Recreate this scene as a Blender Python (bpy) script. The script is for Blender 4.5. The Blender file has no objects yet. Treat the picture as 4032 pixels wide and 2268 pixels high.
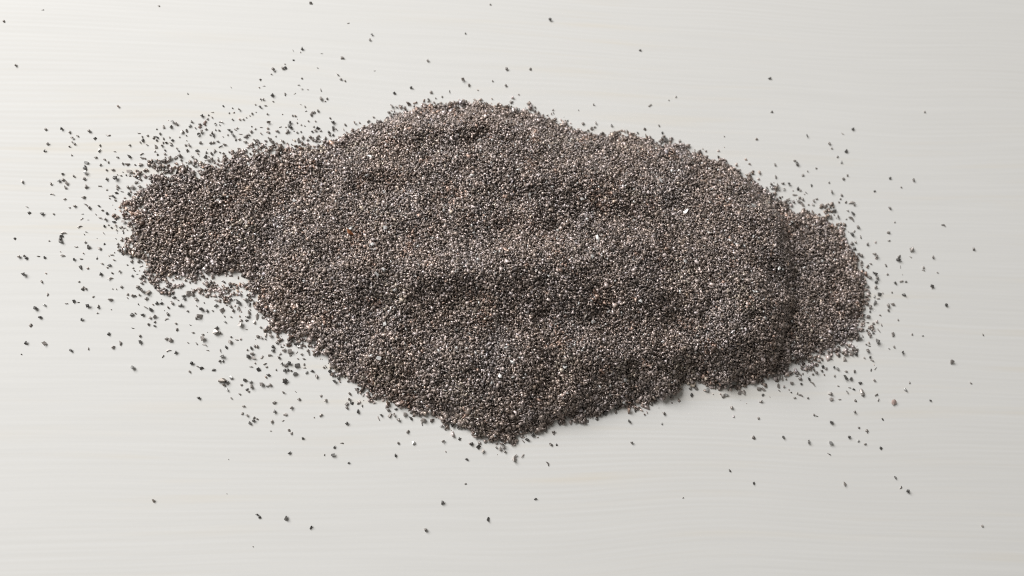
import bpy, bmesh, math, random
import numpy as np
from mathutils import Vector, Matrix, Euler

random.seed(7)
rng = np.random.default_rng(7)
scene = bpy.context.scene
col = scene.collection
MM = 0.001

# ------------------------------------------------------------------ camera
PW, PH = 4032.0, 2268.0                      # size of the photograph in pixels
LENS, SENSOR = 27.0, 36.0
TARGET = Vector((0, 0, 0))
CAM = Vector((-18.0, -44.0, 180.0)) * MM
fwd = (TARGET - CAM).normalized()
right = fwd.cross(Vector((0, 1, 0))).normalized()
up = right.cross(fwd).normalized()
cam_data = bpy.data.cameras.new('camera')
cam = bpy.data.objects.new('camera', cam_data)
col.objects.link(cam)
cam.matrix_world = Matrix(((right.x, up.x, -fwd.x, CAM.x), (right.y, up.y, -fwd.y, CAM.y),
                           (right.z, up.z, -fwd.z, CAM.z), (0, 0, 0, 1)))
cam_data.lens, cam_data.sensor_width = LENS, SENSOR
cam_data.clip_start, cam_data.clip_end = 0.005, 50.0
cam_data.dof.use_dof = True
cam_data.dof.focus_distance = 0.177
cam_data.dof.aperture_fstop = 11.5
scene.camera = cam

# ------------------------------------------------------------------ light: one big window to the upper left, pale room
world = bpy.data.worlds.new('World')
scene.world = world
world.use_nodes = True
world.node_tree.nodes['Background'].inputs['Color'].default_value = (1.0, 0.97, 0.905, 1)
world.node_tree.nodes['Background'].inputs['Strength'].default_value = 0.165

def area_light(name, loc, aim, size, size_y, power, color):
    d = bpy.data.lights.new(name, 'AREA')
    d.shape, d.size, d.size_y, d.energy, d.color = 'RECTANGLE', size, size_y, power, color
    o = bpy.data.objects.new(name, d)
    col.objects.link(o)
    o.location = loc
    o.rotation_euler = (Vector(aim) - Vector(loc)).to_track_quat('-Z', 'Y').to_euler()
    return o
area_light('window_light', (-0.76, 0.62, 0.78), (0, 0, 0), 0.72, 0.72, 21.4, (0.995, 0.992, 0.985))

scene.view_settings.view_transform = 'Standard'
scene.view_settings.look = 'None'
scene.view_settings.gamma = 1.0
scene.view_settings.exposure = 0.0
scene.view_settings.use_curve_mapping = False
scene.cycles.max_bounces = 6
scene.cycles.diffuse_bounces = 4
scene.cycles.use_denoising = False
scene.cycles.filter_width = 1.05

# ------------------------------------------------------------------ helpers
def px_to_table(x, y, z=0.0):
    """where the line of sight through photograph pixel (x, y) meets height z; metres"""
    x, y = np.asarray(x, float), np.asarray(y, float)
    u = (x / PW - 0.5) * SENSOR / LENS
    v = -(y - PH / 2) / PW * SENSOR / LENS
    d = [fwd[i] + u * right[i] + v * up[i] for i in range(3)]
    t = (z - CAM.z) / d[2]
    return CAM.x + t * d[0], CAM.y + t * d[1]

def px_scale(x, y):
    x0, y0 = px_to_table(x - 5, y)
    x1, y1 = px_to_table(x + 5, y)
    return float(np.hypot(x1 - x0, y1 - y0)) / 10.0

def ngraph(mat):
    nt = mat.node_tree
    nt.nodes.clear()
    out = nt.nodes.new('ShaderNodeOutputMaterial')
    b = nt.nodes.new('ShaderNodeBsdfPrincipled')
    nt.links.new(b.outputs[0], out.inputs[0])
    return nt, b

def N(nt, kind, **kw):
    n = nt.nodes.new(kind)
    for k, v in kw.items():
        if k in n.inputs:
            n.inputs[k].default_value = v
        else:
            setattr(n, k, v)
    return n

# ------------------------------------------------------------------ materials
def wood_material():
    m = bpy.data.materials.new('whitewashed_wood')
    m.use_nodes = True
    nt, b = ngraph(m)
    L = nt.links.new
    tc = N(nt, 'ShaderNodeTexCoord')
    # slow drift that bends the grain lines
    mw = N(nt, 'ShaderNodeMapping'); mw.inputs['Scale'].default_value = (9, 16, 1)
    L(tc.outputs['Object'], mw.inputs[0])
    warp = N(nt, 'ShaderNodeTexNoise', Scale=1.0, Detail=1.0)
    L(mw.outputs[0], warp.inputs['Vector'])
    sub = N(nt, 'ShaderNodeVectorMath', operation='SUBTRACT'); sub.inputs[1].default_value = (0.5, 0.5, 0.5)
    L(warp.outputs['Color'], sub.inputs[0])
    mul = N(nt, 'ShaderNodeVectorMath', operation='MULTIPLY'); mul.inputs[1].default_value = (0.0, 0.013, 0.0)
    L(sub.outputs[0], mul.inputs[0])
    add = N(nt, 'ShaderNodeVectorMath', operation='ADD')
    L(tc.outputs['Object'], add.inputs[0]); L(mul.outputs[0], add.inputs[1])
    def streak(scale, detail, lo, hi, rough=0.5):
        mp = N(nt, 'ShaderNodeMapping'); mp.inputs['Scale'].default_value = scale
        L(add.outputs[0], mp.inputs[0])
        n = N(nt, 'ShaderNodeTexNoise', Scale=1.0, Detail=detail, Roughness=rough)
        L(mp.outputs[0], n.inputs['Vector'])
        r = N(nt, 'ShaderNodeMapRange'); r.inputs[1].default_value = lo; r.inputs[2].default_value = hi
        L(n.outputs['Fac'], r.inputs[0])
        return r.outputs[0]
    fine = streak((30, 1300, 1), 2.0, 0.3, 0.7)
    rings = streak((12, 800, 1), 2.0, 0.3, 0.7)
    wv = N(nt, 'ShaderNodeTexWave', wave_type='BANDS', bands_direction='Y', wave_profile='SIN')
    wv.inputs['Scale'].default_value = 255.0; wv.inputs['Distortion'].default_value = 5.0
    wv.inputs['Detail'].default_value = 1.0; wv.inputs['Detail Scale'].default_value = 0.06
    L(add.outputs[0], wv.inputs['Vector'])
    wzone = streak((7, 13, 1), 2.0, 0.40, 0.66)
    wm = N(nt, 'ShaderNodeMath', operation='MULTIPLY'); L(wv.outputs['Fac'], wm.inputs[0]); L(wzone, wm.inputs[1])
    broad = streak((4, 38, 1), 3.0, 0.35, 0.7)
    beige = streak((16, 300, 1), 3.0, 0.54, 0.74)
    beige_zone = streak((9, 22, 1), 2.0, 0.42, 0.60)
    pore = streak((1500, 1500, 1), 2.0, 0.25, 0.75)
    def mix(fac, a, bcol, amount):
        k = N(nt, 'ShaderNodeMath', operation='MULTIPLY'); k.inputs[1].default_value = amount
        L(fac, k.inputs[0])
        mx = N(nt, 'ShaderNodeMix', data_type='RGBA')
        L(k.outputs[0], mx.inputs[0])
        if isinstance(a, tuple): mx.inputs[6].default_value = a
        else: L(a, mx.inputs[6])
        mx.inputs[7].default_value = bcol
        return mx.outputs[2]
    c = mix(rings, (0.795, 0.786, 0.764, 1), (0.74, 0.728, 0.70, 1), 0.34)
    c = mix(wm.outputs[0], c, (0.72, 0.69, 0.645, 1), 0.30)
    c = mix(fine, c, (0.69, 0.68, 0.655, 1), 0.30)
    c = mix(broad, c, (0.79, 0.774, 0.752, 1), 0.12)
    zz = N(nt, 'ShaderNodeMath', operation='MULTIPLY'); L(beige, zz.inputs[0]); L(beige_zone, zz.inputs[1])
    c = mix(zz.outputs[0], c, (0.78, 0.70, 0.57, 1), 0.42)
    c = mix(pore, c, (0.67, 0.67, 0.66, 1), 0.10)
    L(c, b.inputs['Base Color'])
    b.inputs['Roughness'].default_value = 0.72
    b.inputs['Specular IOR Level'].default_value = 0.22
    bump = N(nt, 'ShaderNodeBump', Strength=0.05, Distance=0.00004)
    L(fine, bump.inputs['Height'])
    L(bump.outputs[0], b.inputs['Normal'])
    return m

def grit_material(name, from_object):
    m = bpy.data.materials.new(name)
    m.use_nodes = True
    nt, b = ngraph(m)
    L = nt.links.new
    if from_object:
        src = N(nt, 'ShaderNodeObjectInfo').outputs['Color']
    else:
        a = N(nt, 'ShaderNodeAttribute'); a.attribute_name = 'tint'
        src = a.outputs['Color']
    tc = N(nt, 'ShaderNodeTexCoord')
    geo = N(nt, 'ShaderNodeNewGeometry')
    pos = geo.outputs['Position']
    n1 = N(nt, 'ShaderNodeTexNoise', Scale=2600.0, Detail=3.0, Roughness=0.65)
    L(pos, n1.inputs['Vector'])
    r1 = N(nt, 'ShaderNodeMapRange'); r1.inputs[1].default_value = 0.3; r1.inputs[2].default_value = 0.7
    r1.inputs[3].default_value = 0.72; r1.inputs[4].default_value = 1.22
    L(n1.outputs['Fac'], r1.inputs[0])
    v = N(nt, 'ShaderNodeVectorMath', operation='MULTIPLY')
    L(src, v.inputs[0]); L(r1.outputs[0], v.inputs[1])
    L(v.outputs[0], b.inputs['Base Color'])
    r2 = N(nt, 'ShaderNodeMapRange'); r2.inputs[3].default_value = 0.28; r2.inputs[4].default_value = 0.60
    n2 = N(nt, 'ShaderNodeTexNoise', Scale=900.0, Detail=1.0)
    L(pos, n2.inputs['Vector']); L(n2.outputs['Fac'], r2.inputs[0])
    L(r2.outputs[0], b.inputs['Roughness'])
    b.inputs['Metallic'].default_value = 0.36
    b.inputs['Specular IOR Level'].default_value = 0.6
    bump = N(nt, 'ShaderNodeBump', Strength=0.25, Distance=0.00005)
    L(n1.outputs['Fac'], bump.inputs['Height'])
    L(bump.outputs[0], b.inputs['Normal'])
    return m

M_WOOD = wood_material()
M_PILE = grit_material('steel_grit', False)
M_LOOSE = grit_material('steel_grit_grain', True)

# ------------------------------------------------------------------ tabletop
def build_tabletop():
    bm = bmesh.new()
    bmesh.ops.create_cube(bm, size=1.0)
    bmesh.ops.scale(bm, vec=(1.6, 1.1, 0.025), verts=bm.verts)
    bmesh.ops.translate(bm, vec=(0, 0, -0.0125), verts=bm.verts)
    bmesh.ops.bevel(bm, geom=list(bm.edges), offset=0.002, segments=2, affect='EDGES')
    me = bpy.data.meshes.new('tabletop')
    bm.to_mesh(me); bm.free()
    me.materials.append(M_WOOD)
    o = bpy.data.objects.new('tabletop', me)
    col.objects.link(o)
    o['kind'] = 'structure'
    o['label'] = 'pale whitewashed wooden tabletop with faint straight grain'
    o['category'] = 'tabletop'
build_tabletop()

# ------------------------------------------------------------------ grain shapes: angular crushed-steel chips
def grain_shape(seed, npts, boxy):
    r = random.Random(seed)
    bm = bmesh.new()
    for i in range(npts):
        t = r.uniform(-1, 1); a = r.uniform(0, 2 * math.pi)
        s = math.sqrt(1 - t * t)
        p = Vector((s * math.cos(a), s * math.sin(a), t))
        if boxy:                                     # push towards a broken-block outline
            p = Vector([math.copysign(abs(c) ** 0.55, c) for c in p])
        p *= r.uniform(0.70, 1.08)
        bm.verts.new(p * 0.5)
    bmesh.ops.convex_hull(bm, input=bm.verts)
    loose = [v for v in bm.verts if not v.link_faces]
    bmesh.ops.delete(bm, geom=loose, context='VERTS')
    bmesh.ops.triangulate(bm, faces=bm.faces)
    bm.verts.ensure_lookup_table()
    V = np.array([v.co[:] for v in bm.verts])
    V -= (V.max(0) + V.min(0)) / 2
    V /= (V.max(0) - V.min(0))                       # unit box
    F = np.array([[v.index for v in f.verts] for f in bm.faces])
    bm.free()
    return V, F

def bent_shape(seed):
    """a thin curled turning"""
    r = random.Random(seed)
    n = 5
    curl = r.uniform(0.25, 0.5)
    V = []
    for i in range(n):
        t = i / (n - 1) * 2 - 1
        w = 0.5 * (1 - 0.75 * t * t) * r.uniform(0.8, 1.1)
        cy = curl * (1 - t * t)
        for (dy, dz) in ((-w, -0.5), (w, -0.5), (w, 0.4), (-w, 0.5)):
            V.append((t * 0.5, cy * 1.2 + dy * 0.6, dz * (1 - 0.4 * t * t)))
    F = []
    for i in range(n - 1):
        for k in range(4):
            a, b2 = i * 4 + k, i * 4 + (k + 1) % 4
            F += [[a, a + 4, b2], [b2, a + 4, b2 + 4]]
    F += [[0, 1, 2], [0, 2, 3]]
    e = (n - 1) * 4
    F += [[e, e + 2, e + 1], [e, e + 3, e + 2]]
    V = np.array(V); V -= (V.max(0) + V.min(0)) / 2; V /= (V.max(0) - V.min(0))
    return V, np.array(F)

SMALL = [grain_shape(100 + i, random.Random(i).choice((5, 6, 7, 8, 9)), i % 2 == 0) for i in range(64)]
LARGE = [grain_shape(500 + i, random.Random(i).choice((7, 8, 10, 12)), i % 2 == 0) for i in range(40)]
BENT = [bent_shape(900 + i) for i in range(8)]

def rot_matrices(n, tilt):
    """yaw free, tilt limited (radians) - grains tend to lie flat"""
    yaw = rng.uniform(0, 2 * np.pi, n)
    ax = rng.uniform(0, 2 * np.pi, n)
    ti = rng.normal(0, tilt, n)
    cy, sy = np.cos(yaw), np.sin(yaw)
    Rz = np.zeros((n, 3, 3)); Rz[:, 0, 0] = cy; Rz[:, 0, 1] = -sy; Rz[:, 1, 0] = sy; Rz[:, 1, 1] = cy; Rz[:, 2, 2] = 1
    kx, ky = np.cos(ax), np.sin(ax)
    c, s = np.cos(ti), np.sin(ti); C = 1 - c
    T = np.zeros((n, 3, 3))
    T[:, 0, 0] = c + kx * kx * C; T[:, 0, 1] = kx * ky * C; T[:, 0, 2] = ky * s
    T[:, 1, 0] = kx * ky * C; T[:, 1, 1] = c + ky * ky * C; T[:, 1, 2] = -kx * s
    T[:, 2, 0] = -ky * s; T[:, 2, 1] = kx * s; T[:, 2, 2] = c
    return T @ Rz

def grain_mesh(name, P, S, R, tint, shapes, extra=None, seat=False):
    """all grains as one mesh; P centres, S sizes, R rotations, tint rgb"""
    n = len(P)
    pick = rng.integers(0, len(shapes), n)
    Vs, Fs, Cs, off = [], [], [], 0
    for k, (V, F) in enumerate(shapes):
        idx = np.nonzero(pick == k)[0]
        if not len(idx):
            continue
        W = np.einsum('nij,nvj->nvi', R[idx], V[None] * S[idx][:, None, :])
        if seat:                                     # lowest point exactly on the given height
            W[:, :, 2] -= W[:, :, 2].min(1)[:, None]
        W += P[idx][:, None, :]
        nv = V.shape[0]
        Vs.append(W.reshape(-1, 3))
        Fs.append((F[None] + (off + np.arange(len(idx)) * nv)[:, None, None]).reshape(-1, 3))
        Cs.append(np.repeat(tint[idx], len(F), axis=0))
        off += len(idx) * nv
    if extra is not None:
        ev, ef, ec = extra
        Vs.append(ev); Fs.append(ef + off); Cs.append(ec)
    V = np.concatenate(Vs).astype(np.float32); F = np.concatenate(Fs).astype(np.int32)
    C = np.concatenate(Cs).astype(np.float32)
    me = bpy.data.meshes.new(name)
    me.vertices.add(len(V)); me.vertices.foreach_set('co', V.ravel())
    me.loops.add(F.size); me.loops.foreach_set('vertex_index', F.ravel())
    me.polygons.add(len(F)); me.polygons.foreach_set('loop_start', np.arange(0, F.size, 3, dtype=np.int32))
    me.update(calc_edges=True)
    at = me.attributes.new('tint', 'FLOAT_COLOR', 'FACE')
    at.data.foreach_set('color', np.concatenate([C, np.ones((len(C), 1), np.float32)], 1).ravel())
    me.materials.append(M_PILE)
    o = bpy.data.objects.new(name, me)
    col.objects.link(o)
    return o

# ------------------------------------------------------------------ the pile: outline and relief
K = PW / 2576.0
OUTLINE = """315 540 345 490 375 455 420 432 470 428 530 422 575 402 620 388 680 378 740 372 800 366 840 356 870 341 900 323
950 306 1000 286 1030 271 1080 263 1130 259 1180 258 1222 258 1250 267 1300 272 1345 281 1380 296 1420 316 1460 331 1500 341
1540 339 1600 343 1650 353 1700 366 1740 383 1780 401 1820 413 1860 433 1890 456 1920 479 1950 501 1975 521 2010 531 2050 541
2085 561 2108 588 2128 613 2148 642 2162 672 2170 702 2170 740 2166 780 2158 820 2146 848 2115 868 2078 884 2040 904 2000 924
1960 939 1910 958 1870 968 1830 971 1790 968 1742 964 1712 980 1690 998 1640 1014 1590 1021 1540 1034 1490 1044 1440 1054
1400 1069 1350 1084 1310 1099 1270 1108 1230 1108 1200 1099 1160 1079 1110 1059 1060 1039 1010 1020 960 1004 920 989 890 970
860 945 835 920 815 890 790 869 740 849 700 834 680 814 660 789 640 759 625 734 613 702 588 690 560 695 520 699 470 689
430 694 400 694 372 678 356 650 336 630 320 622 326 600 340 580 328 560"""
MOUND = """870 362 1000 290 1100 263 1220 260 1400 313 1520 340 1650 354 1780 402 1870 442 1950 502 1985 560 1992 640 1984 720
1978 800 1976 880 1945 940 1860 967 1742 962 1690 996 1500 1042 1350 1084 1250 1106 1110 1058 920 988 830 912 700 832 640 752
650 660 710 550 780 450"""
def poly_world(txt):
    a = np.array(txt.split(), float).reshape(-1, 2) * K
    x, y = px_to_table(a[:, 0], a[:, 1])
    return np.stack([x, y], 1) / MM                  # millimetres

def signed_dist(P, poly):
    """positive inside, mm"""
    A = poly; B = np.roll(poly, -1, 0)
    best = np.full(len(P), 1e9); inside = np.zeros(len(P), bool)
    for a, b in zip(A, B):
        e = b - a
        w = P - a
        t = np.clip((w @ e) / (e @ e), 0, 1)
        d = np.hypot(w[:, 0] - t * e[0], w[:, 1] - t * e[1])
        best = np.minimum(best, d)
        c = ((a[1] > P[:, 1]) != (b[1] > P[:, 1]))
        with np.errstate(divide='ignore', invalid='ignore'):
            xi = a[0] + (P[:, 1] - a[1]) * e[0] / e[1]
        inside ^= c & (P[:, 0] < xi)
    return np.where(inside, best, -best)

def bumps(P, wl, seed, n=24):
    r = np.random.default_rng(seed)
    out = np.zeros(len(P))
    for _ in range(n):
        a = r.uniform(0, 2 * np.pi); k = 2 * np.pi / (wl * r.uniform(0.7, 1.5))
        out += np.sin(P[:, 0] * np.cos(a) * k + P[:, 1] * np.sin(a) * k + r.uniform(0, 6.28))
    return out / math.sqrt(n / 2)

POLY, POLY2 = poly_world(OUTLINE), poly_world(MOUND)
# crests seen as a lit upper-left side with a dark lower-right side: x, y, half length, half width (photo px), height mm, slant
RIDGES = [(1800, 540, 480, 70, 1.7, 0.05), (1400, 700, 260, 60, 1.0, 0.1), (2250, 745, 420, 85, 2.5, 0.08),
          (1900, 870, 300, 60, 0.9, 0.0), (2020, 1120, 560, 100, 3.3, 0.04), (2500, 1010, 220, 80, 0.8, 0.0), (2250, 1430, 520, 100, 1.7, -0.08),
          (1400, 1380, 260, 80, 1.0, 0.3), (2920, 1150, 150, 300, 2.3, 0.0), (2800, 1430, 130, 80, 1.2, 0.0), (3110, 1180, 150, 270, 0.5, 0.0),
          (1200, 960, 260, 60, 0.9, -0.1), (2600, 610, 260, 60, 1.0, 0.25), (900, 880, 200, 70, 0.7, 0.1)]
RW = []
for (x, y, sx, sy, h, sl) in RIDGES:
    wx, wy = px_to_table(x, y)
    s = px_scale(x, y)
    RW.append((wx / MM, wy / MM, sx * s / MM, sy * s / MM, h * 1.45, sl))

def pile_height(P):
    """P (n,2) mm -> height mm, distance inside"""
    wob = (bumps(P, 5.0, 11) * 0.45 + bumps(P, 2.2, 12) * 0.30) * np.interp(P[:, 0], [-75, -45], [2.0, 1.0])
    d = signed_dist(P, POLY) + wob
    d2 = signed_dist(P, POLY2) + bumps(P, 13.0, 13) * 1.3
    h = np.interp(P[:, 0], [-60, -30, 0], [1.15, 1.6, 1.9]) * (1 - np.exp(-np.clip(d, 0, None) / 2.4))
    sl = np.interp(P[:, 0], [-70, -40, 0, 40, 58], [0.22, 0.34, 0.44, 0.52, 0.78])
    dd = np.clip(d2, 0, None)
    h += 9.5 * (1 - np.exp(-dd * sl / 9.5)) * (1 - np.exp(-dd / 1.5))
    m = 1 - np.exp(-np.clip(d, 0, None) / 5.0)
    bend = bumps(P, 30.0, 14) * 1.3
    for (cx, cy, sx, sy, a, slant) in RW:
        u = P[:, 0] - cx
        v = P[:, 1] - cy + slant * u + bend
        h += m * a * np.exp(-(u / sx) ** 2 - (v / sy) ** 2)
    h += m * (bumps(P, 11.0, 21) * 0.26 + bumps(P, 5.0, 22) * 0.13)
    return h, d

def grit_tint(P, n):
    """grey-brown metal, its tones spread to put lit facets and dark gaps into the colour, patches of rust"""
    v = np.exp(rng.normal(math.log(0.300), 0.60, n))
    v = np.clip(v, 0.04, 0.74)
    warm = rng.normal(0, 1, n) - np.clip((v - 0.25) * 4.0, -1.0, 2.0)   # bright grains, toned like lit facets, are greyer
    c = np.stack([v * (1.18 + 0.03 * warm), v * (0.972 + 0.006 * warm), v * (0.860 - 0.025 * warm)], 1)
    drift = np.clip(bumps(P, 20.0, 34) * 0.7 + bumps(P, 8.0, 35) * 0.4, -2, 2)[:, None]
    c *= 1 + drift * np.array([0.018, 0.002, -0.016])
    patch = bumps(P, 14.0, 31) + 0.8 * bumps(P, 6.0, 32)
    pr = np.clip((patch - 1.1) * 0.2, 0, 0.40) + 0.012
    rust = rng.random(n) < pr
    lum = v[rust][:, None]
    c[rust] = lum * np.array([1.30, 0.93, 0.76]) * rng.uniform(0.9, 1.1, (rust.sum(), 1))
    olive = (rng.random(n) < np.clip((bumps(P, 16.0, 33) - 1.0) * 0.3, 0.01, 0.35)) & ~rust
    c[olive] = v[olive][:, None] * np.array([1.14, 0.98, 0.82])
    br = rng.random(n) < 0.018  # a few near-white grains, brightness of lit facets put into the colour
    c[br] = rng.uniform(0.5, 0.8, (br.sum(), 1)) * np.array([1.0, 0.98, 0.95])
    return np.clip(c, 0.01, 0.9)

def build_pile():
    lo, hi = POLY.min(0) - 3, POLY.max(0) + 3
    Ps, hs, ds, lay = [], [], [], []
    for layer, (step, drop) in enumerate(((0.50, 0.0), (0.50, 0.28), (0.54, 0.58))):
        gx, gy = np.meshgrid(np.arange(lo[0], hi[0], step), np.arange(lo[1], hi[1], step * 0.92))
        P = np.stack([gx.ravel(), gy.ravel()], 1) + rng.uniform(-0.5, 0.5, (gx.size, 2)) * step * 1.1
        h, d = pile_height(P)
        keep = (d > 0.05) if layer == 0 else (d > 0.35)
        if layer == 0:                               # ragged rim, thinning outwards
            rim = (d <= 0.05) & (rng.random(len(P)) < np.exp(-np.clip(-d, 0, None) / 0.55) * 0.55)
            keep = (keep & ~((d < 1.0) & (rng.random(len(P)) < 0.25))) | rim
        gap = np.interp(P[:, 0], [-62, -40], [3.6, 0.6])     # the tongue frays: wood shows between its grains
        keep &= rng.random(len(P)) < 0.45 + 0.55 * np.clip(d / gap, 0, 1)
        P, h, d = P[keep], h[keep], d[keep]
        Ps.append(P); ds.append(d)
        hs.append(np.maximum(h - drop + rng.uniform(-0.26, 0.22, len(P)), 0.0))
    P = np.concatenate(Ps); h = np.concatenate(hs); d = np.concatenate(ds)
    n = len(P)
    size = np.clip(np.exp(rng.normal(math.log(0.73), 0.27, n)), 0.34, 1.35) * np.interp(d, [0, 3, 9], [1.22, 1.12, 1.0]) * np.interp(P[:, 1], [-42, -12], [1.16, 1.0])
    asp = np.clip(rng.normal(0.60, 0.18, n), 0.24, 1.0)
    S = np.stack([size, size * asp, size * np.clip(asp * rng.uniform(0.5, 0.95, n), 0.22, 1)], 1)
    R = rot_matrices(n, 0.70)
    # seat grains of the rim on the table, never below it
    half = np.sqrt(((R[:, 2, :] * S * 0.5) ** 2).sum(1)) * 0.95
    z = np.maximum(h, half)
    C3 = np.concatenate([P, z[:, None]], 1) * MM
    tint = grit_tint(P, n)
    # packed inside of the heap, below the visible grains
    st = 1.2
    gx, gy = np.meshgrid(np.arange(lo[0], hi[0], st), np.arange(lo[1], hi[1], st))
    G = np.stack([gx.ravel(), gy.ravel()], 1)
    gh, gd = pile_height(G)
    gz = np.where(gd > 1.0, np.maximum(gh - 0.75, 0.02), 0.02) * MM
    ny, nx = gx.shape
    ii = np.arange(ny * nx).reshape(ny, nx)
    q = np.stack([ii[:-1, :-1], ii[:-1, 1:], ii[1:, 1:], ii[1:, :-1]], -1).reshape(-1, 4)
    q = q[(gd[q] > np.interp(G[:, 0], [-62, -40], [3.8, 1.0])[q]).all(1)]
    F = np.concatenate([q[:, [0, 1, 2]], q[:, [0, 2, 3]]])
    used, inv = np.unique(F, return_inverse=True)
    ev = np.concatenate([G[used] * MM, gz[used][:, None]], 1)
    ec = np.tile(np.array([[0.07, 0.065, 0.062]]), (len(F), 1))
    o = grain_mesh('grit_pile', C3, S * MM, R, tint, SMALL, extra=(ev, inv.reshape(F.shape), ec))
    o['kind'] = 'stuff'
    o['label'] = 'long low heap of brown-grey angular steel grit poured on pale wood'
    o['category'] = 'grit pile'
    return n
n_pile = build_pile()

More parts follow.
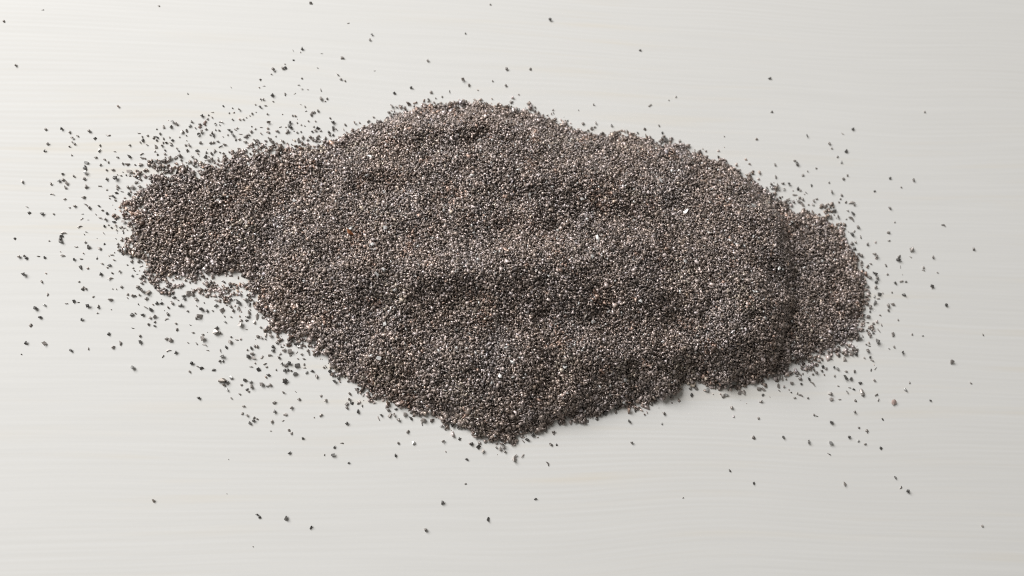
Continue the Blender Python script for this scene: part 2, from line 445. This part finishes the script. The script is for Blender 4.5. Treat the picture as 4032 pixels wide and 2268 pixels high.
# ------------------------------------------------------------------ loose grains
# read off the photograph in sixteen blocks of 1008 x 567 px: x y length (block px x 2.5556) + marks
# n = thin splinter with its slant in degrees, d = dark, b = bright, t = tan, r = rusty, v = upright in outline
LOOSE = {
(0, 0): """40 215 30;430 100 32n0;160 660 34;1600 60 26;1890 945 22d;2325 880 26n40;2248 1070 24d;2340 1090 20;2410 1105 34;2570 1053 20;
2135 1130 34n3;2305 1140 26;2035 1170 36d;2098 1160 22;2535 1140 30;2515 1165 18;2482 1187 24;2450 1205 24;2340 1205 22;2092 1200 36;2133 1188 30;
2065 1230 44r;2225 1228 50n10;2168 1250 30;2210 1258 24;1930 1228 34;1912 1265 40b;2060 1258 40r;2010 1255 36;2012 1283 38r;1968 1290 22;2075 1300 36;
1738 1240 48d;1780 1248 46;1720 1275 40d;1650 1278 50v;1577 1300 22;1832 1332 50;1880 1318 44;1872 1362 24;1808 1382 20;2035 1330 44;2002 1355 46d;
2140 1345 40;2145 1375 36d;2115 1360 24;2168 1310 22;2205 1315 28;2310 1310 36d;2330 1328 34d;2388 1290 30;2372 1305 34;2343 1372 46d;2292 1358 24;
2244 1377 24;2420 1352 44n10;2533 1275 20;2570 1300 30;2528 1330 38;2505 1358 26;2485 1380 40;2460 1385 32;2412 1405 36;2375 1410 24;2470 1430 44;
2560 1410 46;2190 1425 32;2150 1435 44;2120 1440 40;2020 1440 34;462 1302 34;622 1297 42d;703 1330 42;783 1370 30;732 1390 34;727 1430 26;902 1322 36;
958 1393 38d;1085 1362 60n5;480 1445 34;1400 1342 42n10;1430 1375 26;1485 1367 28;1440 1415 52d;1412 1440 36;1550 1388 42;1583 1385 40d;1575 1410 34;
1610 1345 32;1647 1397 32;1705 1388 22;1735 1412 36d;1645 1440 30;1720 1442 30""",
(1, 0): """553 35 38;927 236 32n-5;1168 352 26d;1147 405 26;2355 47 22;2105 335 30d;372 510 28n60;463 495 34d;448 527 20;660 540 26n0;870 586 40;377 606 24d;
290 647 22;270 690 36;297 687 36d;177 704 42;154 748 22;1727 612 36;620 684 28n25;1195 713 26n-15;2518 697 34;2380 818 20;2083 808 52;2142 856 34;
2515 866 34;40 802 30;462 790 22;820 752 36;856 802 28;895 815 24;80 866 30n0;430 858 28n0;462 900 34n0;522 902 26n20;652 908 40n70;1562 886 30d;
1760 928 40;1393 942 34d;1948 922 36n90;1870 977 28;165 962 42d;290 940 26;292 958 22;390 944 32n-30;50 1005 28;78 1005 24;173 1022 22;655 998 46;
713 992 26;695 1020 26;45 1080 40d;97 1065 46n0;450 1053 28n15;492 1072 28;503 1120 26n-40;575 1135 44;620 1113 34;555 1158 40;590 1130 30;117 1150 22;
368 1165 24;748 1193 28;775 1236 42d;130 1238 44;900 1260 38;527 1222 24;598 1222 22;345 1237 30d;415 1240 24;50 1282 34n0;245 1280 32n-20;330 1262 40b;
355 1283 40d;300 1280 24;455 1258 20;490 1268 18;580 1275 24;780 1298 52d;625 1295 46d;600 1315 40;568 1328 32d;650 1320 30;122 1328 46n5;218 1322 42;
325 1325 42;305 1340 30;413 1333 26;452 1328 22;736 1335 36d;775 1357 36d;200 1372 24;128 1392 30;1180 1180 28;1367 1070 46;1413 1085 34;1447 1075 42v;
1535 1052 40;1338 1140 36;1353 1170 34;1415 1160 48n0;1382 1148 30;1130 1225 46v;1215 1222 30;2560 1030 44v;2325 1042 36v;1590 1070 30;470 1390 56;
430 1420 50;545 1380 40;575 1405 44;620 1395 46;600 1420 40;700 1395 40;740 1360 36;755 1425 36;640 1425 36;150 1420 50;170 1440 44;265 1425 50;10 1420 44;
520 1410 30""",
(2, 0): """383 203 40d;1286 507 30d;185 695 36;64 953 22;820 1055 20;667 1108 16;1648 976 24;1576 1010 18;1385 1062 44n-40;135 1085 16;168 1080 22;232 1085 24;
560 1217 26d;714 1245 36;842 1245 40v;830 1280 34;797 1298 44;760 1312 28;995 1262 40b;1018 1345 34d;1085 1348 34;1262 1338 32d;1335 1303 36;1478 1267 30;
1510 1340 32d;1545 1415 50d;1585 1412 44;1685 1425 40;2133 1373 16;900 1345 36;1160 1330 56t""",
(3, 0): """15 790 36d;35 1128 28;1572 1126 30;850 1298 38d;750 1348 36n50;382 1368 30d;615 1442 34""",
(0, 1): """480 5 28;452 70 38d;700 25 24;757 5 30;722 113 20;1008 12 32;1004 68 42b;1155 78 32n0;965 135 36;1055 163 34;1093 185 26;1018 214 30;1185 135 26;
1308 12 30;1302 133 46d;1425 100 46n-35;1438 145 66n25;1240 200 30;1290 205 54;1362 213 30;1415 205 50;870 190 50b;858 225 30d;858 250 46d;866 292 42b;
1140 268 38;1305 278 60;1215 320 34;1270 313 24;1308 322 28;1182 310 20;632 300 30;744 325 30;225 380 46;602 375 46d;640 363 36;672 395 50;660 440 46;
517 403 34;855 353 38;1075 355 40v;1165 347 56d;873 432 54;1008 427 46n5;1078 462 30;1190 430 40;1180 455 30;1175 495 40d;1115 520 46n0;1150 530 36d;
1105 548 24;1160 568 26;1230 480 34n5;527 505 46n5;655 557 30;846 537 42;268 631 36n15;703 640 22;755 628 34;870 615 50n35;903 643 40;998 625 34d;
1033 668 28;1078 697 40d;298 692 36d;430 705 52d;543 705 26;828 704 30n0;825 757 42n-40;888 765 26n5;965 708 34n50;1010 745 56n15;1065 758 34;1150 785 44d;
1245 785 44;803 830 52n-25;1052 828 34d;1124 845 28d;1210 845 26d;1237 872 24;870 884 34n0;850 912 20;1040 893 34n45;150 952 30d;497 975 26;640 895 60n-15;
620 925 44d;608 960 56d;618 985 44d;1050 1008 30d;1190 1005 30;860 990 36;768 1036 46n0;892 1038 52d;1005 1053 50;838 1102 24;195 1134 38;246 1127 30;
268 1150 38d;385 1130 40n5;453 1143 32d;635 1122 52n0;1127 1118 42n10;750 1163 36d;820 1156 40n0;977 1153 30d;1028 1208 32;1100 1222 46d;1083 1243 30;
817 1242 44d;1283 1218 24;245 1312 54d;1205 1282 38;1018 1310 46d;1130 1300 32;1113 1352 58n-20;425 1387 38;795 1386 26;1355 1275 26;1335 1328 36d;
1380 1310 28n5;1420 1355 42;1422 1232 42n-20;1330 1187 38;1325 1140 38d;1395 1178 46;1225 1437 34;840 1448 40;1295 440 36;1340 440 50;1375 390 50;1405 430 44;
1440 455 36;1465 452 26;1300 510 50d;1345 530 36;1450 505 34;1400 550 30d;1390 590 34;1440 580 50;1480 10 34;1570 30 50;1562 78 30;1585 110 30;1725 12 40;
1630 15 36;1780 45 24;1800 70 30;1870 15 36;1910 15 36;1885 70 44;1985 72 46d;2075 88 34;2155 75 50;2130 100 36;2215 85 30;2248 96 28;2222 30 50n-25;
2268 10 50;2405 45 40;1720 150 50;1770 140 50;1815 125 44;1825 165 30;1660 103 30;1940 140 44;1970 160 40;2070 130 50d;2140 160 50;2100 165 40;2245 140 24;
2195 140 22;2160 190 34;2020 185 34;1565 170 40b;1610 195 50;1650 175 50;1500 215 46;1545 225 50;1600 235 50;1390 1440 40;1430 1400 34""",
(3, 1): """620 5 30;638 45 26;785 75 50d;697 130 26;733 183 32b;68 208 36v;268 173 34;288 205 42d;485 244 26;393 274 20;348 316 30;70 335 36;797 320 32;758 352 32;
610 390 26;1222 345 32d;1460 366 32;1337 437 24;1070 475 26d;145 395 32;203 404 30d;435 418 32d;28 408 34;45 425 30d;88 425 46;300 452 42d;320 470 28;
158 457 50n-5;113 470 26;382 492 38n40;630 483 36;737 517 36;727 555 24;712 585 24;777 583 32;838 592 66n0;865 615 28;268 512 56n0;313 542 32;345 560 36;
487 555 30;457 575 30;640 603 30;800 672 26;848 700 46d;833 750 64n35;785 757 20;902 837 34;865 880 30;835 908 44d;808 885 30n45;927 937 34v;1218 643 32;
1272 789 20;1208 889 32;1215 975 34n-15;1763 818 48n25;2063 1060 36v;1000 1010 28;840 1003 36;875 990 26;793 1033 26;866 1055 32d;838 1075 34;780 1080 44;
857 1113 24;905 1110 46;935 1125 40;1065 1108 40;1078 1132 36;1438 1063 44;1432 1137 38n45;1305 1165 44d;1315 1138 36;1655 1140 36;1183 1222 34v;
1330 1235 36n85;935 1205 50v;935 1190 36;1030 1207 28;1002 1225 28;1560 1243 28;1562 1273 32n15;1703 1295 24;950 1275 40d;1198 1312 24;1058 1298 28d;
1078 1315 36d;1090 1353 40;1082 1390 38d;1272 1398 40d;1335 1382 50n-20;1385 1386 24d;1645 1432 38d;1078 1440 30;1015 1345 40;995 1437 40;735 910 36;
730 945 44;745 940 34;660 675 50d;700 735 50;625 735 50;590 745 40;575 630 50;620 635 36;545 630 40;195 560 50;150 600 50;310 590 50;340 610 50""",
(0, 2): """480 62 46n80;445 175 42b;362 205 52d;405 296 40d;312 378 38;262 552 44d;455 560 52;215 668 20;830 15 36d;865 10 36;940 86 34;1115 118 50;1172 10 22;
745 136 46d;787 144 34n0;670 157 36n-10;890 182 44d;992 193 30;983 252 30n-55;828 317 38d;1097 461 42d;1215 553 54n75;1142 596 44;720 628 46d;890 610 40n75;
1410 485 36;1412 546 50d;1340 405 36n5;1340 802 54b;1287 65 34;1335 77 36;1360 82 36;1285 100 20;1393 165 38n60;1475 107 42;1583 155 42d;1625 155 36d;
1470 195 56n30;1515 215 56d;1330 270 46d;1365 257 30;1440 270 44d;1515 300 38;1562 290 50;1495 367 36;1560 343 28;1557 383 28d;1690 265 44;1675 312 46n-30;
1692 195 36;1733 150 56v;1755 98 40d;1790 120 40n20;1830 178 44d;1800 178 26;1890 232 28;1860 110 44d;1773 357 28;1783 418 36v;1918 372 30n10;1945 450 32;
1890 550 28n30;1680 513 46;1720 525 56;1697 628 54n-20;1640 690 40n-70;1773 650 46d;1980 118 44;1980 180 22;2010 285 66;1975 305 34;2030 215 56d;2085 230 46d;
2140 230 20;2062 572 54n20;1980 560 36n50;2045 510 56;2043 470 30;2090 628 36n5;2180 410 56d;2175 445 62;2215 450 36;2175 180 44b;2190 127 66n5;2240 228 56;
2260 285 34;2265 340 36b;2325 290 28;2350 230 36;2405 212 52;2405 150 56d;2385 120 30;2325 192 36;2425 330 40;2485 325 42d;2500 288 44d;2505 243 52;2420 368 60;
2480 417 36n15;2325 492 26;2385 520 40n10;2318 543 52;2278 595 42d;2217 630 46n80;2238 686 50d;2212 737 36;2248 735 32d;2150 825 44d;1933 758 40d;1995 790 44n15;
2030 805 46d;1908 840 34;2325 900 46b;2240 940 84t;2285 950 50d;2255 975 46t;2293 1025 36b;2000 1108 40d;2332 1108 28;2412 1067 34;2430 978 30;2470 928 50d;
2515 938 46b;2528 990 50;2487 1018 42d;2505 1042 34;2453 1190 34;2440 1262 34;2490 1283 34;2558 1305 34;2555 1335 40d;2515 1360 46d;2523 790 42n5;2490 623 24;
2530 607 40d;2565 585 40;2540 660 50;2502 690 54d;2555 700 50;2560 345 50;2510 170 50d;2475 120 44;2515 120 40;2425 65 30;1410 10 40d;1440 35 50;1490 45 56t;
1850 80 50d;1900 60 60;1930 65 56""",
(1, 2): """10 290 84n85;65 297 34;120 395 40d;48 395 26;20 490 44;60 500 40;100 475 50;140 440 50;150 480 50;95 515 30;12 590 44;175 593 44d;172 630 38d;145 680 46;
60 697 48n-60;240 665 36;232 700 34;345 640 56;348 680 30;412 650 32n-60;460 665 30;535 660 46n80;520 630 40;485 710 34;617 665 56n-65;215 555 44;335 565 56;
405 565 56d;440 590 50b;255 590 24b;285 625 50;90 762 44n-20;107 795 28;25 820 50d;263 760 42;300 780 46;338 760 42d;485 768 30;488 803 44n0;203 822 24;
290 830 46d;325 825 40d;352 832 28;415 780 56d;393 860 56d;510 850 34b;570 838 44d;610 887 48;127 877 42d;702 790 44n60;748 847 58d;790 875 50;840 880 50n-60;
830 915 40d;790 937 46d;297 940 62d;60 970 54;115 988 40b;145 978 40;275 1050 34;400 1045 30n35;434 1117 36;183 1150 46;357 1205 40;190 1243 46d;295 1275 46;
655 1085 30;703 1130 44;655 1282 38;272 1335 34n-25;165 1345 50;8 1320 30;333 1432 44;150 1437 26n0;943 1063 40;1015 1030 66n60;1078 1080 46n-50;932 1122 44;
963 1160 44d;915 1167 46;1027 1160 38;1070 1186 26;915 1208 42;1027 1240 44d;917 1363 38d;1230 1310 60n70;1260 1278 40d;1345 1280 56;1395 1278 46;1330 1230 40;
1498 1268 46;1437 1328 44;1553 1315 52d;1683 1330 60;1668 1365 50n85;1410 1220 40d;1640 1280 40;1530 1440 32""",
(2, 2): """415 1448 40;785 1297 40;852 1317 40d;1238 1235 38d;1182 1340 40d;1527 1265 40;1506 1365 30b;1605 1155 26;1605 1110 50;1395 1165 46;1800 1076 42d;1793 1012 36;
1850 1010 40;1960 1022 50b;2148 1070 40b;2120 1090 42;2205 1205 32;2285 1052 48;2330 1050 46;2480 1015 56;2525 1020 46;2520 1076 36d;2497 1140 38;2477 1310 34;
2035 1000 40;1170 1210 44;1040 1220 36;650 1310 46;590 1330 36;930 1260 60d""",
(3, 2): """1073 5 26;1118 65 50d;1110 108 40n0;1062 150 54d;1245 47 26;1360 70 44d;1205 180 44;1248 165 46;1205 225 28;1022 195 40;1022 238 32d;1010 290 40;1305 322 28;
998 348 40n0;940 305 66n10;930 245 40;1058 360 34;1043 380 26;1140 372 36n80;1110 425 46n70;1007 440 30;1053 453 30d;1020 485 44;1040 425 26;1010 405 22;
1255 465 46;1447 470 26;1555 482 22d;1787 173 34d;2160 470 28;1088 537 60d;985 568 28;1018 583 34n10;1270 595 28;1218 613 36n30;1000 630 40;1345 655 44d;
925 515 48d;950 480 36n80;965 704 26;1022 697 30d;1045 730 38n30;1838 745 46;2040 960 42n30;640 718 50n20;770 720 56;713 678 30;780 650 56d;830 650 46;
885 668 44d;860 615 50;545 795 40d;580 808 36;660 802 32d;695 810 36b;535 832 32;518 740 38n60;475 850 44;450 870 30;780 840 34;862 840 36;1080 810 44n-30;
1035 828 40n-75;667 886 26;773 900 56d;828 918 50d;1065 928 36;925 958 40d;703 987 26;820 1003 30n15;862 1018 28d;793 1045 40n80;932 1040 56;945 1070 44;
622 1067 40;632 1120 46;720 1122 38n0;875 1133 38;1085 1075 42n-20;1108 1127 36;1258 1150 64r;1378 1025 46b;1423 953 26;1628 1132 26d;865 1247 42;1152 1322 32d;
460 1276 26;488 1290 34n20;635 1352 48d;912 1402 30;993 1435 34;293 860 40;290 888 40n5;320 915 40;348 862 24;407 915 48d;445 960 56n45;235 960 52;330 963 34d;
98 985 56v;108 1030 40n60;293 1057 34n-40;325 1078 50n20;265 1105 32;398 1105 30;100 900 50;140 910 50;60 880 50;1645 2 20""",
(0, 3): """1550 690 46t;2300 275 11;2282 620 10;2545 1152 13""",
(1, 3): """360 10 40;473 63 32d;790 150 42d;862 112 44n0;1432 112 34;1587 108 42b;1883 97 40;2045 70 38d;1908 198 22;340 207 40d;690 230 20;777 230 46d;935 310 32d;
1405 235 38d;2118 272 42d;2108 520 26;1877 710 50d;15 830 40d;38 855 34d;300 865 54d;555 960 46d;1705 983 40;2335 877 50d;2168 120 44d;2245 107 40;2298 102 36;
2238 150 52d;2275 192 44t;2420 115 34;2455 165 56;2420 157 26;2490 155 36;2500 198 30;1528 5 34;2350 85 44;2535 95 44""",
(2, 3): """25 90 46d;95 45 40;110 90 50n50;150 75 40d;210 33 44d;415 8 40;390 125 42;448 128 30d;1202 108 34;2425 55 44;30 245 56n-60;20 275 50;105 240 56n-40;
357 315 50n60;235 672 36d;2187 385 36d;2430 515 34d;1720 662 18;15 45 46d""",
(3, 3): """150 50 32d;405 102 50d;622 108 44b;810 50 32d;905 90 28b;977 120 42;1132 162 32d;607 217 42n35;765 520 52;1275 457 42d;1333 560 40n-60;1400 590 42d;
2150 942 28;995 2 22""",
}
# untidy drifts at the pile's rim, too crowded to read grain by grain: block, centre, half extents, count
DRIFTS = [((0, 1), 1275, 650, 70, 70, 26), ((0, 1), 1170, 735, 45, 25, 7), ((0, 1), 1265, 730, 60, 25, 10), ((0, 1), 1275, 990, 50, 40, 10), ((0, 1), 1265, 1075, 60, 45, 16),
          ((0, 1), 1390, 320, 50, 55, 14), ((0, 1), 1440, 290, 60, 50, 14), ((0, 1), 1600, 205, 110, 60, 26), ((0, 1), 1690, 250, 90, 40, 14), ((0, 1), 1900, 215, 150, 50, 26),
          ((0, 1), 1380, 700, 70, 90, 26), ((0, 1), 1370, 850, 60, 60, 12), ((0, 1), 1400, 1000, 70, 90, 22), ((0, 1), 1460, 1100, 60, 60, 14), ((0, 1), 1530, 1330, 110, 80, 34),
          ((0, 1), 1720, 1300, 100, 80, 30), ((0, 1), 1560, 1410, 60, 50, 12), ((0, 1), 1760, 1420, 80, 45, 16), ((0, 1), 2130, 1420, 120, 40, 22), ((0, 1), 2350, 1430, 110, 30, 16),
          ((0, 1), 2400, 130, 150, 70, 34), ((0, 1), 2250, 190, 90, 50, 14), ((0, 1), 2000, 1360, 160, 40, 18), ((0, 1), 2480, 60, 90, 60, 16),
          ((0, 2), 1690, 30, 90, 45, 22), ((0, 2), 1990, 40, 60, 40, 12), ((0, 2), 2130, 50, 110, 50, 26), ((0, 2), 2275, 110, 65, 75, 24), ((0, 2), 2390, 35, 60, 40, 10),
          ((0, 2), 2540, 70, 50, 70, 14), ((0, 2), 2250, 20, 90, 30, 14), ((1, 1), 60, 30, 100, 70, 30), ((1, 1), 250, 40, 120, 60, 18), ((1, 1), 480, 25, 90, 40, 14),
          ((1, 2), 150, 430, 80, 40, 16), ((1, 2), 330, 540, 110, 40, 18), ((1, 2), 480, 560, 90, 50, 18), ((1, 2), 800, 830, 60, 60, 12), ((1, 2), 1200, 1120, 90, 40, 12),
          ((3, 1), 700, 840, 90, 50, 24), ((3, 1), 610, 720, 70, 60, 12), ((3, 1), 600, 630, 80, 30, 10), ((3, 1), 160, 580, 110, 50, 20), ((3, 1), 40, 470, 50, 60, 10),
          ((3, 1), 830, 1180, 70, 50, 12), ((3, 1), 950, 1350, 60, 70, 16), ((3, 2), 980, 90, 50, 90, 20), ((3, 2), 900, 370, 60, 90, 18), ((3, 2), 850, 500, 80, 40, 14),
          ((3, 2), 810, 630, 90, 50, 22), ((3, 2), 640, 640, 80, 50, 18), ((3, 2), 480, 740, 80, 60, 18), ((3, 2), 400, 800, 80, 30, 12), ((3, 2), 200, 840, 120, 40, 18),
          ((3, 2), 1030, 430, 40, 40, 6), ((2, 2), 2060, 1000, 90, 25, 10), ((2, 2), 2230, 1000, 70, 25, 8), ((2, 1), 2420, 330, 90, 60, 10), ((2, 1), 2050, 170, 90, 40, 8),
          ((1, 3), 2450, 60, 90, 40, 14), ((1, 0), 1400, 1190, 90, 30, 10), ((2, 0), 1130, 1360, 120, 30, 8)]

Z = 1008.0 / 2576.0
grains = []                                          # (x px, y px, length px, splinter angle or None, mark)
import re
for (i, j), txt in LOOSE.items():
    for e in txt.replace('\n', '').split(';'):
        x, y, rest = e.split()
        g = re.match(r'(\d+)(?:n(-?\d+))?([dbtrv]?)$', rest)
        grains.append((1008 * i + float(x) * Z, 567 * j + float(y) * Z, float(g.group(1)) * Z,
                       None if g.group(2) is None else float(g.group(2)), g.group(3)))
crowd = []
for (i, j), cx, cy, rx, ry, n in DRIFTS:
    for _ in range(n):
        a, q = rng.uniform(0, 6.283), math.sqrt(rng.uniform(0, 1))
        crowd.append((1008 * i + (cx + rx * q * math.cos(a)) * Z, 567 * j + (cy + ry * q * math.sin(a)) * Z,
                      rng.uniform(24, 46) * Z, None, random.choice(('', '', '', 'd'))))

# fine fringe that thins out from the rim, widest round the tongue and the far end
bx = rng.uniform(POLY.min(0) - 16, POLY.max(0) + 16, (60000, 2))
bd = -signed_dist(bx, POLY)
wide = np.interp(bx[:, 0], [-55, -35, 40, 60], [3.4, 0.9, 0.8, 2.2])
lot = np.interp(bx[:, 0], [-55, -35, 40, 60], [0.17, 0.12, 0.10, 0.13])
for q in bx[(bd > 0) & (rng.random(len(bd)) < lot * np.exp(-np.clip(bd, 0, None) / wide))]:
    w = (Vector((q[0], q[1], 0)) * MM) - CAM
    f = 1 / w.dot(fwd)
    fx = (w.dot(right) * f * LENS / SENSOR + 0.5) * PW
    fy = PH / 2 - w.dot(up) * f * LENS / SENSOR * PW
    crowd.append((fx, fy, rng.uniform(8, 32) * Z, None, ''))

def grain_look(mark, r):
    if mark == 'd': v = r.uniform(0.09, 0.16)
    elif mark == 'b': v = r.uniform(0.36, 0.50)
    elif mark == 't': v = r.uniform(0.22, 0.28)
    else: v = r.uniform(0.22, 0.44)
    c = {'t': (1.10, 0.96, 0.84), 'r': (1.22, 0.92, 0.82), 'd': (1.04, 0.98, 0.92), 'b': (1.0, 0.98, 0.95)}.get(mark, (1.07, 0.97, 0.90))
    return [v * k for k in c]

def grain_place(g, r):
    """position mm, size mm, yaw"""
    x, y, L, ang, mark = g
    L *= px_scale(x, y) * 0.90
    wx, wy = px_to_table(x, y)
    if ang is not None:
        return (float(wx), float(wy)), (L * 1.05, L * r.uniform(0.24, 0.36), L * r.uniform(0.2, 0.3)), math.radians(-ang)
    yaw = math.pi / 2 + r.uniform(-0.25, 0.25) if mark == 'v' else r.uniform(0, math.pi)
    asp = r.uniform(0.5, 0.62) if mark == 'v' else r.uniform(0.58, 0.92)
    return (float(wx), float(wy)), (L, L * asp, L * asp * r.uniform(0.6, 0.95)), yaw

# the 300 that show largest are things of their own, the rest one scatter
wpts = np.array([px_to_table(g[0], g[1]) for g in grains]) / MM
dist_in = signed_dist(wpts, POLY)
order = sorted((k for k in range(len(grains)) if dist_in[k] < -0.2), key=lambda k: -(grains[k][2] + (6 if grains[k][4] in ('b', 't', 'r') else 0)))
CHOSEN = set(order[:278])

def mesh_of(shape, name):
    V, F = shape
    me = bpy.data.meshes.new(name)
    me.from_pydata([tuple(v) for v in V], [], [tuple(int(i) for i in f) for f in F])
    me.materials.append(M_LOOSE)
    return me
MESH_L = [mesh_of(s, 'grit_grain') for s in LARGE]
MESH_B = [mesh_of(s, 'grit_splinter') for s in BENT]

def zone(x, y):
    wx, wy = x / K, y / K                            # in units of the outline
    if wx < 660: return "the pile's thin tongue"
    if wx > 1960: return "the pile's steep shaded end"
    if wy < 700 and wx < 870: return "the pile's straight back rim"
    if wy < 700: return "the pile's humped back"
    if wx < 1000: return "the bay beside the pile's tongue"
    return "the pile's pointed front"

ALL_XY = np.array([px_to_table(g[0], g[1]) for g in grains + crowd]) / MM
def grain_label(g, S):
    here = np.array(px_to_table(g[0], g[1])) / MM
    q = np.sort(np.hypot(*(ALL_XY - here).T))
    near = q[1]
    out = -float(signed_dist(here[None], POLY)[0])
    tone = {'d': 'near-black', 'b': 'bright silvery', 't': 'tan', 'r': 'reddish brown'}.get(g[4], 'grey')
    if g[3] is not None:
        kind = ('long' if S[0] > 1.15 * MM else 'short') + ' thin ' + tone + ' steel splinter'
    else:
        asp = S[1] / S[0]
        kind = tone + (' elongated' if asp < 0.66 else ' chunky' if asp < 0.8 else ' compact') + ' grit grain'
    where = 'touching a neighbour' if near < 0.95 else 'all alone' if near > 4.5 else 'among strewn grains'
    far = 'close to ' if out < 4 else 'off ' if out < 14 else 'far out beyond '
    return kind + ' ' + where + ', ' + far + zone(g[0], g[1])

def single_grain(g, r, name=None, label=None, z=0.0, tilt=0.16):
    (wx, wy), S, yaw = grain_place(g, r)
    splinter = g[3] is not None
    bent = splinter and r.random() < 0.45
    k = r.randrange(len(MESH_B)) if bent else r.randrange(len(MESH_L))
    me, V = (MESH_B[k], BENT[k][0]) if bent else (MESH_L[k], LARGE[k][0])
    if bent: S = (S[0], S[1] * 1.3, S[2])
    o = bpy.data.objects.new(name or ('grit_splinter' if splinter else 'grit_grain'), me)
    col.objects.link(o)
    e = Euler((r.gauss(0, tilt), r.gauss(0, tilt), yaw))
    o.rotation_euler = e
    o.scale = S
    W = (np.array(e.to_matrix()) @ (V * np.array(S)).T).T
    o.location = (wx, wy, z - W[:, 2].min())
    c = grain_look(g[4], r)
    o.color = (c[0], c[1], c[2], 1)
    o['category'] = 'grit splinter' if splinter else 'grit grain'
    if label:
        o['label'] = label
    else:
        o['label'] = grain_label(g, S)
        o['group'] = 'loose steel splinters strewn round the pile' if splinter else 'loose grit grains strewn round the pile'
    return o

RR = random.Random(3)
for k in order[:278]:
    single_grain(grains[k], RR)

def build_scatter():
    gs = [g for k, g in enumerate(grains) if k not in CHOSEN] + crowd
    P, S, R, T = [], [], [], []
    for g in gs:
        (wx, wy), s, yaw = grain_place(g, RR)
        m = Euler((RR.gauss(0, 0.18), RR.gauss(0, 0.18), yaw)).to_matrix()
        P.append((wx, wy)); S.append(s); R.append(np.array(m)); T.append(grain_look(g[4], RR))
    P = np.array(P)
    T = np.array(T)
    T[-len(crowd):] = grit_tint(P[-len(crowd):] / MM, len(crowd))
    h, d = pile_height(P / MM)
    z = np.where(d > 0, np.maximum(h - 0.2, 0), 0.0) * MM
    o = grain_mesh('scattered_grit', np.concatenate([P, z[:, None]], 1), np.array(S), np.array(R), T, LARGE, seat=True)
    o['kind'] = 'stuff'
    o['label'] = 'fine loose grit strewn thinly round the rim of the pile'
    o['category'] = 'loose grit'
build_scatter()

# ------------------------------------------------------------------ odd grains one can pick out on top of the pile
def on_pile(x, y, L, ang, mark, label, name='grit_flake', group=None):
    # find where the line of sight meets the heap
    z = 0.0
    for _ in range(6):
        wx, wy = px_to_table(x, y, z)
        h, _d = pile_height(np.array([[wx / MM, wy / MM]]))
        z = float(h[0]) * MM
    r = random.Random(int(x * 7 + y))
    s = px_scale(x, y) * 1.08
    k = r.randrange(len(MESH_L))
    o = bpy.data.objects.new(name, MESH_L[k])
    col.objects.link(o)
    Lm = L * s
    o.scale = (Lm, Lm * (0.45 if ang is not None else 0.75), Lm * 0.4)
    o.rotation_euler = (r.gauss(0, 0.12) - 0.05, r.gauss(0, 0.12), math.radians(-ang) if ang is not None else r.uniform(0, 3))
    o.location = (float(wx), float(wy), z + 0.42 * MM)
    c = grain_look(mark, r)
    if mark == 'r': c = [0.30, 0.115, 0.045]
    if mark == 'b': c = [min(0.85, q * 1.5) for q in c]
    o.color = (c[0], c[1], c[2], 1)
    o['category'] = 'grit flake'
    o['label'] = label
    if group: o['group'] = group
    return o
on_pile(1378, 919, 36, 35, 'r', 'rust-orange flake lying on top of the grey pile')
on_pile(1455, 620, 26, 0, 'b', 'large pale streaked flake on the upper flank of the pile')
on_pile(2305, 1246, 24, -45, 't', 'lens-shaped pale brown flake on the pile top')
on_pile(1484, 1082, 22, 50, 'b', 'curled white sliver on the pile')
on_pile(1492, 1411, 20, None, 'b', 'squarish white grain on the lower slope of the pile')
on_pile(2698, 833, 24, -50, 'b', 'widest white flake among the bright grains of the pile')
for (x, y, L) in ((2353, 940, 24), (2602, 713, 17), (2965, 812, 18), (2697, 1032, 16), (2332, 1010, 14), (1161, 790, 16), (1518, 898, 18), (1466, 964, 14), (2082, 768, 15),
                  (2292, 786, 14), (2335, 1268, 16), (2224, 1446, 18), (1969, 1481, 18), (1515, 1276, 16), (2520, 1186, 15), (3065, 1058, 14)):
    on_pile(x, y, L, None, 'b', 'small white glinting grain on the surface of the pile', 'grit_grain', 'white glints scattered over the pile surface')
